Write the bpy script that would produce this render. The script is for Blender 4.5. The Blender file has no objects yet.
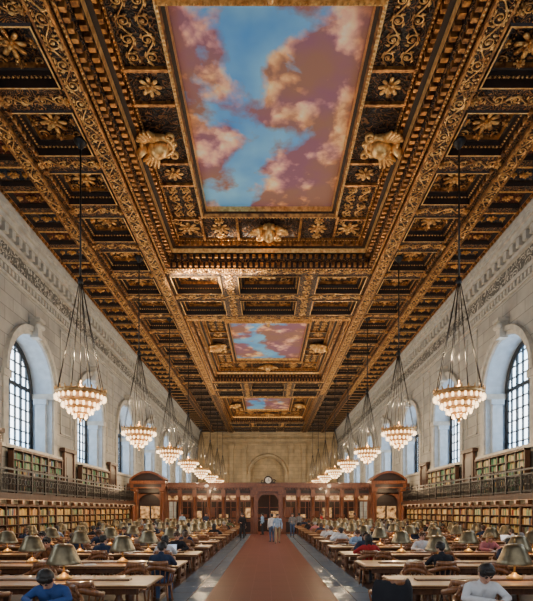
import bpy, math, random
import numpy as np
from mathutils import Vector, Matrix
random.seed(7)
R = random
COL = bpy.context.scene.collection
KIDS = {}
pi = math.pi

# ------------------------------------------------------------------ mesh builder
class MB:
    def __init__(s):
        s.v = []; s.f = []; s.m = []; s.s = []
    def add(s, vs, fs, m=0, sm=False):
        o = len(s.v); s.v.extend(vs)
        for f in fs:
            s.f.append(tuple(i+o for i in f)); s.m.append(m); s.s.append(sm)
    def box(s, x0, x1, y0, y1, z0, z1, m=0):
        if x0 > x1: x0, x1 = x1, x0
        if y0 > y1: y0, y1 = y1, y0
        s.add([(x0,y0,z0),(x1,y0,z0),(x1,y1,z0),(x0,y1,z0),(x0,y0,z1),(x1,y0,z1),(x1,y1,z1),(x0,y1,z1)],
              [(0,3,2,1),(4,5,6,7),(0,1,5,4),(1,2,6,5),(2,3,7,6),(3,0,4,7)], m)
    def quad(s, a, b, c, d, m=0):
        s.add([a,b,c,d],[(0,1,2,3)],m)
    def bead(s,x,y,z,r,m=0):
        s.add([(x+r,y,z),(x,y+r,z),(x-r,y,z),(x,y-r,z),(x,y,z-r),(x,y,z+r)],[(0,1,5),(1,2,5),(2,3,5),(3,0,5),(1,0,4),(2,1,4),(3,2,4),(0,3,4)],m,True)
    def lathe(s, prof, n=16, m=0, c=(0,0,0), sm=True, caps=True):
        vs=[]; fs=[]
        for (r,z) in prof:
            for i in range(n):
                a=2*pi*i/n; vs.append((c[0]+r*math.cos(a), c[1]+r*math.sin(a), c[2]+z))
        for j in range(len(prof)-1):
            for i in range(n):
                k=(i+1)%n
                fs.append((j*n+i, j*n+k, (j+1)*n+k, (j+1)*n+i))
        if caps:
            fs.append(tuple(range(n))[::-1]); fs.append(tuple((len(prof)-1)*n+i for i in range(n)))
        s.add(vs,fs,m,sm)
    def tube(s, pts, r, n=6, m=0, closed=False, ref=(0,0,1), flat=1.0, sm=True):
        P=[Vector(p) for p in pts]; N=len(P); ref=Vector(ref); vs=[]; fs=[]
        for i in range(N):
            if closed: t=P[(i+1)%N]-P[(i-1)%N]
            else: t=P[min(i+1,N-1)]-P[max(i-1,0)]
            t.normalize()
            a=t.cross(ref)
            if a.length<1e-3: a=t.cross(Vector((1,0.01,0)))
            a.normalize(); b=a.cross(t)
            rr = r[i] if isinstance(r,(list,tuple)) else r
            for k in range(n):
                an=2*pi*k/n+pi/4
                q=P[i]+a*(rr*math.cos(an))+b*(rr*flat*math.sin(an)); vs.append(tuple(q))
        for i in range(N if closed else N-1):
            j=(i+1)%N
            for k in range(n):
                l=(k+1)%n
                fs.append((i*n+k,i*n+l,j*n+l,j*n+k))
        if not closed:
            fs.append(tuple(range(n))[::-1]); fs.append(tuple((N-1)*n+k for k in range(n)))
        s.add(vs,fs,m,sm)
    def cap(s, p0, p1, r0, r1, m=0, nu=12, nv=8, sc=(1,1,1)):
        p0=Vector(p0); p1=Vector(p1); ax=p1-p0
        ax = ax.normalized() if ax.length>1e-6 else Vector((0,0,1))
        q=Vector((0,0,1)).rotation_difference(ax)
        vs=[]; fs=[]
        for j in range(nv+1):
            th=-pi/2+pi*j/nv
            th=max(-pi/2+0.02,min(pi/2-0.02,th))
            for half in ((0,1) if j==nv//2 else ((0,) if j<nv//2 else (1,))):
                for i in range(nu):
                    a=2*pi*i/nu
                    d=q@Vector((math.cos(th)*math.cos(a),math.cos(th)*math.sin(a),math.sin(th)))
                    c,r=(p0,r0) if half==0 else (p1,r1)
                    vs.append((c.x+d.x*r*sc[0],c.y+d.y*r*sc[1],c.z+d.z*r*sc[2]))
        rows=nv+2
        for j in range(rows-1):
            for i in range(nu):
                k=(i+1)%nu
                fs.append((j*nu+i,j*nu+k,(j+1)*nu+k,(j+1)*nu+i))
        fs.append(tuple(range(nu))[::-1]); fs.append(tuple((rows-1)*nu+i for i in range(nu)))
        s.add(vs,fs,m,True)
    def merge(s, o, M, moff=0):
        k=len(s.v)
        A=np.array(o.v); Mn=np.array(M)
        B=A@Mn[:3,:3].T+Mn[:3,3]
        s.v.extend(map(tuple,B.tolist()))
        s.f.extend([tuple(i+k for i in f) for f in o.f]); s.m.extend([m+moff for m in o.m]); s.s.extend(o.s)
    def mesh(s, name, mats):
        me=bpy.data.meshes.new(name)
        me.from_pydata(s.v,[],s.f)
        for m in mats: me.materials.append(m)
        me.polygons.foreach_set('material_index', s.m)
        me.polygons.foreach_set('use_smooth', s.s)
        me.update()
        return me

def reg(o, parent):
    if parent is not None:
        o.parent=parent; KIDS.setdefault(parent.name,[]).append(o)
def mk(name, mb, mats, parent=None, loc=(0,0,0), rotz=0, label=None, cat=None, kind=None, group=None, me=None):
    if not isinstance(mats,(list,tuple)): mats=[mats]
    me = me or mb.mesh(name, mats)
    o=bpy.data.objects.new(name, me); COL.objects.link(o)
    o.location=loc; o.rotation_euler=(0,0,rotz)
    reg(o,parent)
    for k,v in (('label',label),('category',cat),('kind',kind),('group',group)):
        if v: o[k]=v
    return o
def empty(name, loc=(0,0,0), rotz=0, label=None, cat=None, group=None):
    o=bpy.data.objects.new(name,None); COL.objects.link(o); o.empty_display_size=0.1
    o.location=loc; o.rotation_euler=(0,0,rotz)
    for k,v in (('label',label),('category',cat),('group',group)):
        if v: o[k]=v
    return o
def dup(o, loc=None, rotz=None, parent=None):
    n=o.copy(); COL.objects.link(n)
    if parent is not None: n.parent=parent; KIDS.setdefault(parent.name,[]).append(n)
    if loc is not None: n.location=loc
    if rotz is not None: n.rotation_euler=(0,0,rotz)
    for c in KIDS.get(o.name,[]): dup(c,parent=n)
    return n

# ------------------------------------------------------------------ materials
def base(name):
    m=bpy.data.materials.new(name); m.use_nodes=True
    nt=m.node_tree; b=nt.nodes['Principled BSDF']
    return m,nt,b
def N(nt,t,**k):
    n=nt.nodes.new(t)
    for a,v in k.items():
        if hasattr(n,a): setattr(n,a,v)
    return n
def c4(c): return (c[0],c[1],c[2],1)
def ramp(nt, src, stops, interp='LINEAR'):
    r=N(nt,'ShaderNodeValToRGB'); r.color_ramp.interpolation=interp
    el=r.color_ramp.elements
    while len(el)<len(stops): el.new(0.5)
    for e,(p,c) in zip(el,stops): e.position=p; e.color=c4(c)
    nt.links.new(src, r.inputs['Fac']); return r.outputs['Color']
def pm(name,c1,c2=None,scale=4,rough=.5,metal=0,bump=0,stretch=(1,1,1),detail=4,emis=0,coat=0):
    m,nt,b=base(name)
    b.inputs['Roughness'].default_value=rough; b.inputs['Metallic'].default_value=metal
    if c2 is None: c2=tuple(x*.75 for x in c1)
    tc=N(nt,'ShaderNodeTexCoord'); mp=N(nt,'ShaderNodeMapping'); mp.inputs['Scale'].default_value=stretch
    nt.links.new(tc.outputs['Object'],mp.inputs['Vector'])
    no=N(nt,'ShaderNodeTexNoise'); no.inputs['Scale'].default_value=scale; no.inputs['Detail'].default_value=detail
    nt.links.new(mp.outputs['Vector'],no.inputs['Vector'])
    col=ramp(nt,no.outputs['Fac'],[(.35,c1),(.65,c2)])
    nt.links.new(col,b.inputs['Base Color'])
    if coat: b.inputs['Coat Weight'].default_value=coat
    if bump:
        bp=N(nt,'ShaderNodeBump'); bp.inputs['Strength'].default_value=bump; bp.inputs['Distance'].default_value=.03
        nt.links.new(no.outputs['Fac'],bp.inputs['Height']); nt.links.new(bp.outputs['Normal'],b.inputs['Normal'])
    if emis:
        nt.links.new(col,b.inputs['Emission Color']); b.inputs['Emission Strength'].default_value=emis
        m.cycles.emission_sampling='NONE'
    return m
def arabesque(name, dark, gold, scale=2.6, freq=34, thr=.35, metal=.35, rough=.45):
    m,nt,b=base(name)
    tc=N(nt,'ShaderNodeTexCoord')
    no=N(nt,'ShaderNodeTexNoise'); no.inputs['Scale'].default_value=scale; no.inputs['Detail'].default_value=.6; no.inputs['Distortion'].default_value=1.1
    nt.links.new(tc.outputs['Object'],no.inputs['Vector'])
    mu=N(nt,'ShaderNodeMath',operation='MULTIPLY'); mu.inputs[1].default_value=freq; nt.links.new(no.outputs['Fac'],mu.inputs[0])
    si=N(nt,'ShaderNodeMath',operation='SINE'); nt.links.new(mu.outputs[0],si.inputs[0])
    n2=N(nt,'ShaderNodeTexNoise'); n2.inputs['Scale'].default_value=scale*5; n2.inputs['Detail'].default_value=3
    nt.links.new(tc.outputs['Object'],n2.inputs['Vector'])
    ad=N(nt,'ShaderNodeMath',operation='ADD'); nt.links.new(si.outputs[0],ad.inputs[0]); 
    m3=N(nt,'ShaderNodeMath',operation='MULTIPLY_ADD'); m3.inputs[1].default_value=1.6; m3.inputs[2].default_value=-.8
    nt.links.new(n2.outputs['Fac'],m3.inputs[0]); nt.links.new(m3.outputs[0],ad.inputs[1])
    col=ramp(nt,ad.outputs[0],[(thr,dark),(min(thr+.35,1),gold)])
    nt.links.new(col,b.inputs['Base Color'])
    b.inputs['Metallic'].default_value=metal; b.inputs['Roughness'].default_value=rough
    bp=N(nt,'ShaderNodeBump'); bp.inputs['Strength'].default_value=.7; bp.inputs['Distance'].default_value=.06
    nt.links.new(ad.outputs[0],bp.inputs['Height']); nt.links.new(bp.outputs['Normal'],b.inputs['Normal'])
    return m
def stonewall(name, axis, c1, c2, mort, bw=1.5, bh=.62):
    m,nt,b=base(name)
    tc=N(nt,'ShaderNodeTexCoord'); sp=N(nt,'ShaderNodeSeparateXYZ'); nt.links.new(tc.outputs['Object'],sp.inputs[0])
    cb=N(nt,'ShaderNodeCombineXYZ'); nt.links.new(sp.outputs[axis],cb.inputs[0]); nt.links.new(sp.outputs['Z'],cb.inputs[1])
    br=N(nt,'ShaderNodeTexBrick'); br.inputs['Scale'].default_value=1; br.inputs['Brick Width'].default_value=bw; br.inputs['Row Height'].default_value=bh
    br.inputs['Mortar Size'].default_value=.018; br.inputs['Color1'].default_value=c4(c1); br.inputs['Color2'].default_value=c4(c2); br.inputs['Mortar'].default_value=c4(mort)
    nt.links.new(cb.outputs[0],br.inputs['Vector'])
    no=N(nt,'ShaderNodeTexNoise'); no.inputs['Scale'].default_value=.8; no.inputs['Detail'].default_value=8
    nt.links.new(tc.outputs['Object'],no.inputs['Vector'])
    g=ramp(nt,no.outputs['Fac'],[(.3,(.62,.64,.68)),(.7,(1,1,1))])
    mx=N(nt,'ShaderNodeMixRGB',blend_type='MULTIPLY'); mx.inputs[0].default_value=1
    nt.links.new(br.outputs['Color'],mx.inputs[1]); nt.links.new(g,mx.inputs[2])
    nt.links.new(mx.outputs[0],b.inputs['Base Color']); b.inputs['Roughness'].default_value=.8
    return m

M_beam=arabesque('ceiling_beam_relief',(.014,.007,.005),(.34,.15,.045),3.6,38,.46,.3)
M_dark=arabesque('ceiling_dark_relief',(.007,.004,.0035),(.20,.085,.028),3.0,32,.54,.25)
M_gold=pm('gilding',(.55,.26,.07),(.12,.048,.016),5,.38,.6,.5)
M_goldb=pm('bright_gilding',(1,.64,.23),(.60,.29,.08),7,.3,.6,.5)
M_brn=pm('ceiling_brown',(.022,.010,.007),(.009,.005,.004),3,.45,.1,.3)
M_orn=pm('gilded_carving',(1,.60,.20),(.30,.135,.042),3,.33,.6,.4)
M_red=arabesque('ceiling_red_panel',(.085,.008,.008),(.26,.115,.035),4.5,26,.55,.15)
M_blue=arabesque('ceiling_blue_panel',(.006,.03,.07),(.26,.13,.04),4.5,26,.55,.15)
S1=(.50,.485,.43); S2=(.38,.375,.345)
M_wallY=stonewall('stone_side','Y',S1,S2,(.22,.22,.21))
M_wallX=stonewall('stone_end','X',(.66,.50,.29),(.55,.42,.25),(.34,.27,.17))  # warm light on the far wall is put into its stone colour
M_stone=pm('carved_stone',(.53,.52,.47),(.38,.38,.36),3,.75,0,.3)
M_reveal=pm('window_reveal_stone',(.47,.56,.66),(.38,.46,.55),3,.7,0,.2)  # stone tinted paler and bluer: window daylight on the reveals put into the colour
M_frieze=arabesque('stone_frieze',(.12,.12,.11),(.52,.50,.44),2.6,24,.25,0,.8)
M_iron=pm('black_iron',(.02,.02,.022),(.035,.033,.03),8,.4,.6)
M_bronze=pm('window_bronze',(.015,.02,.025),(.03,.035,.04),8,.45,.4)
M_oak=pm('table_oak',(.66,.35,.135),(.46,.215,.07),3,.36,0,.05,(1,8,8),coat=.2)
M_oakd=pm('oak_dark',(.18,.07,.026),(.10,.036,.013),4,.4,0,.08,(6,6,1),coat=.2)
M_chair=pm('chair_oak',(.34,.13,.042),(.18,.062,.02),5,.35,0,.05,(6,6,1),coat=.3)
M_screen=pm('screen_oak',(.22,.072,.025),(.115,.036,.014),3,.35,0,.08,(8,8,1),coat=.3)
M_screend=pm('screen_panel',(.028,.011,.007),(.016,.007,.005),3,.4,0,.05,(8,8,1))
M_case=pm('bookcase_wood',(.08,.032,.015),(.042,.017,.008),3,.45,0,.05,(4,4,1))
M_brass=pm('lamp_brass',(.62,.42,.16),(.42,.27,.10),9,.32,.85)
M_shade=pm('lamp_shade_bronze',(.30,.235,.135),(.16,.125,.075),7,.33,.75,.1)
M_chbr=pm('chandelier_brass',(.62,.37,.15),(.30,.155,.055),9,.4,.7,.2)
M_bulb=pm('lit_bulb',(1,.76,.45),(1,.68,.36),3,.4,0,0,emis=4.2)
M_crys=pm('lit_glass',(1,.64,.36),(.50,.27,.12),12,.25,0,0,emis=.36)
def tilemat(name,c1,c2,mort,s=.5,rough=.28,ms=.014):
    m,nt,b=base(name)
    tc=N(nt,'ShaderNodeTexCoord')
    br=N(nt,'ShaderNodeTexBrick'); br.offset=0; br.inputs['Scale'].default_value=1; br.inputs['Brick Width'].default_value=s; br.inputs['Row Height'].default_value=s
    br.inputs['Mortar Size'].default_value=ms
    br.inputs['Color1'].default_value=c4(c1); br.inputs['Color2'].default_value=c4(c2); br.inputs['Mortar'].default_value=c4(mort)
    nt.links.new(tc.outputs['Object'],br.inputs['Vector'])
    nt.links.new(br.outputs['Color'],b.inputs['Base Color']); b.inputs['Roughness'].default_value=rough
    return m
M_path=tilemat('red_quarry_tile',(.205,.062,.048),(.17,.052,.042),(.25,.10,.08),.46,.42,.008)
M_pale=tilemat('grey_marble',(.28,.37,.47),(.22,.30,.39),(.12,.15,.2),.9,.25)
M_under=tilemat('brown_tile',(.10,.055,.042),(.075,.042,.034),(.05,.03,.025),.46,.35)

# sky painting
def skymat(name, seed):
    m,nt,b=base(name)
    tc=N(nt,'ShaderNodeTexCoord'); mp=N(nt,'ShaderNodeMapping'); mp.inputs['Location'].default_value=seed
    nt.links.new(tc.outputs['Object'],mp.inputs['Vector'])
    n1=N(nt,'ShaderNodeTexNoise'); n1.inputs['Scale'].default_value=.36; n1.inputs['Detail'].default_value=6; n1.inputs['Roughness'].default_value=.55; n1.inputs['Distortion'].default_value=.2
    n2=N(nt,'ShaderNodeTexNoise'); n2.inputs['Scale'].default_value=.55; n2.inputs['Detail'].default_value=9; n2.inputs['Roughness'].default_value=.6; n2.inputs['Distortion'].default_value=.15
    n3=N(nt,'ShaderNodeTexNoise'); n3.inputs['Scale'].default_value=.42; n3.inputs['Detail'].default_value=3
    for n in (n1,n2): nt.links.new(mp.outputs['Vector'],n.inputs['Vector'])
    m2=N(nt,'ShaderNodeMapping'); m2.inputs['Location'].default_value=(5.3+seed[0],2.1,7); nt.links.new(tc.outputs['Object'],m2.inputs['Vector']); nt.links.new(m2.outputs[0],n3.inputs['Vector'])
    sky=ramp(nt,n3.outputs['Fac'],[(.3,(.05,.30,.82)),(.7,(.26,.66,1))])
    vo=N(nt,'ShaderNodeTexVoronoi'); vo.feature='SMOOTH_F1'; vo.inputs['Scale'].default_value=.62; vo.inputs['Smoothness'].default_value=.35; vo.inputs['Detail'].default_value=3; vo.inputs['Roughness'].default_value=.55
    ws=N(nt,'ShaderNodeVectorMath',operation='SCALE'); ws.inputs['Scale'].default_value=.9; nt.links.new(n2.outputs['Color'],ws.inputs[0])
    wa=N(nt,'ShaderNodeVectorMath',operation='ADD'); nt.links.new(mp.outputs[0],wa.inputs[0]); nt.links.new(ws.outputs[0],wa.inputs[1]); nt.links.new(wa.outputs[0],vo.inputs['Vector'])
    mm=N(nt,'ShaderNodeMath',operation='MULTIPLY_ADD'); mm.inputs[1].default_value=-.7; nt.links.new(vo.outputs['Distance'],mm.inputs[0]); 
    m5=N(nt,'ShaderNodeMath',operation='MULTIPLY_ADD'); m5.inputs[1].default_value=1.35; m5.inputs[2].default_value=.24; nt.links.new(n2.outputs['Fac'],m5.inputs[0]); nt.links.new(m5.outputs[0],mm.inputs[2])
    cA=ramp(nt,mm.outputs[0],[(.20,(.30,.13,.20)),(.32,(.60,.28,.32)),(.43,(.92,.50,.40)),(.54,(1,.74,.50)),(.66,(1,.92,.80))])
    cB=ramp(nt,mm.outputs[0],[(.20,(.34,.17,.13)),(.32,(.66,.30,.16)),(.43,(.95,.55,.26)),(.54,(1,.72,.36)),(.66,(1,.86,.60))])
    hue=ramp(nt,n3.outputs['Fac'],[(.42,(0,0,0)),(.58,(1,1,1))])
    cl=N(nt,'ShaderNodeMixRGB'); nt.links.new(hue,cl.inputs[0]); nt.links.new(cA,cl.inputs[1]); nt.links.new(cB,cl.inputs[2])
    sp=N(nt,'ShaderNodeSeparateXYZ'); nt.links.new(tc.outputs['Object'],sp.inputs[0])
    a=N(nt,'ShaderNodeMath',operation='MULTIPLY_ADD'); a.inputs[1].default_value=.10; nt.links.new(sp.outputs['Y'],a.inputs[0]); nt.links.new(sp.outputs['X'],a.inputs[2])
    ab=N(nt,'ShaderNodeMath',operation='ADD'); ab.inputs[1].default_value=.85; nt.links.new(a.outputs[0],ab.inputs[0])
    ab2=N(nt,'ShaderNodeMath',operation='ABSOLUTE'); nt.links.new(ab.outputs[0],ab2.inputs[0])
    sc=N(nt,'ShaderNodeMath',operation='MULTIPLY'); sc.inputs[1].default_value=.075; nt.links.new(ab2.outputs[0],sc.inputs[0])
    f=N(nt,'ShaderNodeMath',operation='ADD'); nt.links.new(sc.outputs[0],f.inputs[0]); nt.links.new(n1.outputs['Fac'],f.inputs[1])
    fac=ramp(nt,f.outputs[0],[(.52,(0,0,0)),(.60,(1,1,1))])
    mx=N(nt,'ShaderNodeMixRGB'); nt.links.new(fac,mx.inputs[0]); nt.links.new(sky,mx.inputs[1]); nt.links.new(cl.outputs[0],mx.inputs[2])
    nt.links.new(mx.outputs[0],b.inputs['Base Color']); b.inputs['Roughness'].default_value=.7
    return m
def panemat():
    m,nt,b=base('window_daylight')
    tc=N(nt,'ShaderNodeTexCoord'); no=N(nt,'ShaderNodeTexNoise'); no.inputs['Scale'].default_value=.5; no.inputs['Detail'].default_value=3
    nt.links.new(tc.outputs['Object'],no.inputs['Vector'])
    col=ramp(nt,no.outputs['Fac'],[(.35,(.46,.72,1)),(.6,(.84,.93,1))])
    nt.links.new(col,b.inputs['Emission Color']); b.inputs['Emission Strength'].default_value=7.5
    nt.links.new(col,b.inputs['Base Color']); b.inputs['Roughness'].default_value=.3
    return m
M_pane=panemat()

HW=11.9; ZC=15.3; YF=85.0; YN=-2.0
WC=[8.5+8.3*i for i in range(10)]
WC=[w for w in WC if w<80]
# ------------------------------------------------------------------ floor
mb=MB()
for x0,x1,m in ((-HW,-2.35,2),(-2.35,-1.42,1),(-1.42,1.42,0),(1.42,2.35,1),(2.35,HW,2)):
    mb.quad((x0,YN,0),(x1,YN,0),(x1,YF,0),(x0,YF,0),m)
mk('floor',mb,[M_path,M_pale,M_under],label='red tiled central aisle flanked by grey marble strips',cat='floor',kind='structure')

# ------------------------------------------------------------------ side walls
RW=2.35; SILL=4.95; SPR=8.3; DEP=1.35; ND=18
for side,s in (('left',-1),('right',1)):
    X=s*HW; mb=MB()
    edges=[YN]
    for c in WC: edges+= [c-RW,c+RW]
    edges.append(YF)
    for i in range(0,len(edges),2):
        mb.quad((X,edges[i],0),(X,edges[i+1],0),(X,edges[i+1],ZC+1.2),(X,edges[i],ZC+1.2))
    for c in WC:
        mb.quad((X,c-RW,0),(X,c+RW,0),(X,c+RW,SILL),(X,c-RW,SILL))
        arc=[(c+RW*math.cos(pi-pi*k/ND),SPR+RW*math.sin(pi-pi*k/ND)) for k in range(ND+1)]
        for (a,b) in zip(arc[:-1],arc[1:]):
            mb.quad((X,a[0],a[1]),(X,b[0],b[1]),(X,b[0],ZC+1.2),(X,a[0],ZC+1.2))
        out=[(c-RW,SILL)]+arc+[(c+RW,SILL),(c-RW,SILL)]
        for (a,b) in zip(out[:-1],out[1:]):
            mb.quad((X,a[0],a[1]),(X,b[0],b[1]),(X+s*DEP,b[0],b[1]),(X+s*DEP,a[0],a[1]),1)
    mk('wall_'+side,mb,[M_wallY,M_reveal],label='pale stone block wall with tall arched window openings',cat='wall',kind='structure')
# end wall with blind arch
mb=MB()
A=2.9; SP2=8.2
mb.quad((-HW,YF,0),(-A,YF,0),(-A,YF,16.5),(-HW,YF,16.5)); mb.quad((A,YF,0),(HW,YF,0),(HW,YF,16.5),(A,YF,16.5))
arc=[(A*math.cos(pi-pi*k/20),SP2+A*math.sin(pi-pi*k/20)) for k in range(21)]
for a,b in zip(arc[:-1],arc[1:]):
    mb.quad((a[0],YF,a[1]),(b[0],YF,b[1]),(b[0],YF,16.5),(a[0],YF,16.5))
for a,b in zip([(-A,0)]+arc,arc+[(A,0)]):
    mb.quad((a[0],YF,a[1]),(b[0],YF,b[1]),(b[0],YF+1.3,b[1]),(a[0],YF+1.3,a[1]),1)
mb.quad((-A,YF+1.3,0),(A,YF+1.3,0),(A,YF+1.3,12),(-A,YF+1.3,12))
mb.box(-A,A,YF+1.,YF+1.3,7.4,7.9,1); mb.box(-1.5,-1.3,YF+.9,YF+1.3,3,7.4,1); mb.box(1.3,1.5,YF+.9,YF+1.3,3,7.4,1)
mb.tube([(1.12*p[0],YF-.05,SP2+(p[1]-SP2)*1.12) for p in arc],.25,6,1,ref=(0,1,0))
for x in (-11.4,-8.6,-6.1,-3.9,3.9,6.1,8.6,11.4):
    mb.box(x-.35,x+.35,YF-.3,YF,0,13.4,1); mb.box(x-.5,x+.5,YF-.4,YF,12.6,13.2,1)
for (x0,x1) in ((-8.1,-6.6),(6.6,8.1),(-10.8,-9.1),(9.1,10.8)):
    mb.box(x0,x1,YF-.08,YF,6,11.6,1); mb.box(x0+.2,x1-.2,YF-.12,YF-.08,6.2,11.4,0)
mk('wall_back',mb,[M_wallX,M_wallX],label='far sandstone end wall with pilasters and blind arch',cat='wall',kind='structure')

# cornices, archivolts
tn=0
def trim(mb,mats,label):
    global tn; tn+=1
    return mk('trim_%d'%tn,mb,mats,label=label,cat='trim',kind='structure')
for s in (-1,1):
    mb=MB()
    def b(x0,x1,z0,z1,m=0): mb.box(s*x0,s*x1,YN,YF,z0,z1,m)
    b(HW-.16,HW,12.95,13.15); b(HW-.08,HW,13.15,13.9,1); b(HW-.26,HW,13.9,14.1); b(HW-.45,HW,14.55,14.8); b(HW-.58,HW,14.8,15.0); b(HW-.64,HW,15.0,ZC+.1)
    b(HW-.12,HW,12.5,12.62); b(HW-.14,HW,4.78,SILL)
    y=10.
    while y<YF-.3:
        mb.box(s*(HW-.40),s*(HW-.06),y,y+.30,14.13,14.53,0); y+=.62
    y=10.; mbd=mb
    while y<60: mb.box(s*(HW-.14),s*(HW-.02),y,y+.16,12.66,12.92,0); y+=.34
    trim(mb,[M_stone,M_frieze],'carved stone cornice with dentils and ornamental frieze')
    mb=MB()
    for c in WC:
        X=s*(HW-.0)
        for (ra,rb,d) in ((RW+.02,RW+.2,.10),(RW+.2,RW+.45,.2)):
            pts=[(pi-pi*k/24) for k in range(25)]
            for a0,a1 in zip(pts[:-1],pts[1:]):
                P=[(c+r*math.cos(a),SPR+r*math.sin(a)) for r,a in ((ra,a0),(ra,a1),(rb,a1),(rb,a0))]
                xi=X-s*d
                mb.quad(*[(xi,p[0],p[1]) for p in P]); 
                mb.quad((xi,)+P[0],(xi,)+P[1],(X,)+P[1],(X,)+P[0]); mb.quad((xi,)+P[3],(xi,)+P[2],(X,)+P[2],(X,)+P[3])
        mb.box(X-s*.42,X,c-.22,c+.22,SPR+2.25,SPR+3.05); mb.box(X-s*.55,X,c-.3,c+.3,SPR+3.05,SPR+3.2)
        mb.cap((X-s*.42,c-.24,SPR+2.85),(X-s*.42,c+.24,SPR+2.85),.14,.14,0,8,6)
        for e in (-1,1):
            yy=c+e*RW
            mb.box(X-s*.14,X+s*1.1,yy-e*.12,yy+e*.55,SPR-.32,SPR,0)
            mb.box(X+s*.3,X+s*.85,yy-e*.2,yy,SILL,SPR-.6,1); mb.box(X+s*.22,X+s*.92,yy-e*.27,yy,SPR-.6,SPR-.32,1)
            mb.box(X-s*.08,X,yy+e*.06,yy+e*.5,SILL,SPR-.32,0)
        mb.box(X-s*.16,X+s*1.1,c-RW-.4,c+RW+.4,SILL-.12,SILL,0)
    for c in WC[:-1]:
        m_=c+4.15
        for (y0,y1) in ((m_-.75,m_-.68),(m_+.68,m_+.75)): mb.box(X-s*.06,X,y0,y1,6.3,12.2,0)
        for (z0,z1) in ((6.3,6.37),(12.13,12.2)): mb.box(X-s*.06,X,m_-.75,m_+.75,z0,z1,0)
    trim(mb,[M_stone,M_reveal],'stone archivolts with scroll keystones around the windows')
mb=MB()
for z0,z1,d in ((13.2,13.4,.15),(14.0,14.15,.2),(14.5,14.8,.35),(14.8,ZC+.05,.6)): mb.box(-HW,HW,YF-d,YF,z0,z1)
x=-11.2
while x<11.2: mb.box(x,x+.25,YF-.32,YF,14.15,14.5); x+=.55
trim(mb,[M_wallX],'stone cornice with dentils on the end wall')

# windows
wn=0
mf=MB(); X0=0
inner=RW-.02
def arcpt(r,k,n=20): a=pi-pi*k/n; return (r*math.cos(a),SPR+r*math.sin(a))
path=[(0,-inner+.08,SILL+.02)]+[(0,)+arcpt(inner-.08,k) for k in range(21)]+[(0,inner-.08,SILL+.02)]
mf.tube(path,.14,4,0,ref=(1,0,0))
for k in range(1,8):
    y=-inner+k*2*inner/8; th=.07 if k in (2,6) else .030
    top=SPR+math.sqrt(max(inner**2-y*y,0))-.05
    mf.box(-.05,.05,y-th,y+th,SILL,top)
z=SILL+.02
k=0
while z<SPR+2.1:
    hw=inner if z<=SPR else math.sqrt(inner**2-(z-SPR)**2)
    th=.10 if k in (0,6) else .026
    mf.box(-.05,.05,-hw,hw,z-th,z+th); z+=.575; k+=1
mp_=MB()
pts=[(.06,-inner,SILL)]+[(.06,)+arcpt(inner,k) for k in range(21)]+[(.06,inner,SILL)]
mp_.add(pts,[tuple(range(len(pts)))],0)
mfm=mf.mesh('window_frame',[M_bronze]); mpm=mp_.mesh('window_pane',[M_pane])
for s in (-1,1):
    for c in WC:
        wn+=1
        w=mk('window_%d'%wn,None,None,me=mfm,loc=(s*(HW+1.15),c,0),rotz=0 if s>0 else pi,label='tall arched window with dark bronze glazing bars',cat='window',kind='structure')
        mk('pane',None,None,me=mpm,parent=w)

# ------------------------------------------------------------------ ceiling
mb=MB()
def ring(r0,z0,r1,z1,m):
    a=[(r0[0],r0[2],z0),(r0[1],r0[2],z0),(r0[1],r0[3],z0),(r0[0],r0[3],z0)]
    b_=[(r1[0],r1[2],z1),(r1[1],r1[2],z1),(r1[1],r1[3],z1),(r1[0],r1[3],z1)]
    for i in range(4):
        j=(i+1)%4; mb.quad(a[i],a[j],b_[j],b_[i],m)
def nest(rect,z,steps,capm):
    r=rect
    for (ix,iy,z1,m) in steps:
        n=(r[0]+ix,r[1]-ix,r[2]+iy,r[3]-iy); ring(r,z,n,z1,m); r=n; z=z1
    if capm is not None: mb.quad((r[0],r[2],z),(r[1],r[2],z),(r[1],r[3],z),(r[0],r[3],z),capm)
    return r,z
CM=[M_beam,M_gold,M_dark,M_brn,M_red,M_blue,M_goldb]
dent=MB(); orn=MB(); paint=[]
def beadrect(x0,x1,y0,y1,z,st,r,m=1):
    n=max(2,round((x1-x0)/st))
    for i in range(n):
        x=x0+(x1-x0)*i/n
        dent.bead(x,y0,z,r,m); dent.bead(x1-(x-x0),y1,z,r,m)
    n=max(2,round((y1-y0)/st))
    for i in range(n):
        y=y0+(y1-y0)*i/n
        dent.bead(x1,y,z,r,m); dent.bead(x0,y1-(y-y0),z,r,m)
def coffer(x0,x1,y0,y1,ins,depth=.42,cap=2,beads=False):
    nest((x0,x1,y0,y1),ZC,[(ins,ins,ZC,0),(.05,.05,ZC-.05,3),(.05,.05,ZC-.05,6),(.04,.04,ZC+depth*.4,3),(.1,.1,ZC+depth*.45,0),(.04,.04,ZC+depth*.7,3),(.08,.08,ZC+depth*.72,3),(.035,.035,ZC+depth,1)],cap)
    if beads:
        i=ins+.19; beadrect(x0+i,x1-i,y0+i,y1-i,ZC+depth*.42,.15,.045)
def small(x0,x1,y0,y1,cap):
    nest((x0,x1,y0,y1),ZC,[(.2,.16,ZC,0),(.05,.05,ZC-.03,6),(.05,.05,ZC+.12,3),(.08,.08,ZC+.14,3)],cap)
def spiral(cx,cy,r,turn,start,dirn,m=0,rad=.026):
    t=MB(); pts=[];rs=[]
    n=20
    for i in range(n+1):
        f=i/n; a=start+dirn*turn*2*pi*f; rr=r*(1-.82*f); pts.append((cx+rr*math.cos(a),cy+rr*math.sin(a),0)); rs.append(rad*(1-.35*f))
    t.tube(pts,rs,4,m,ref=(0,0,1)); return t
tile=MB()
I4=Matrix.Identity(4)
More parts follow.
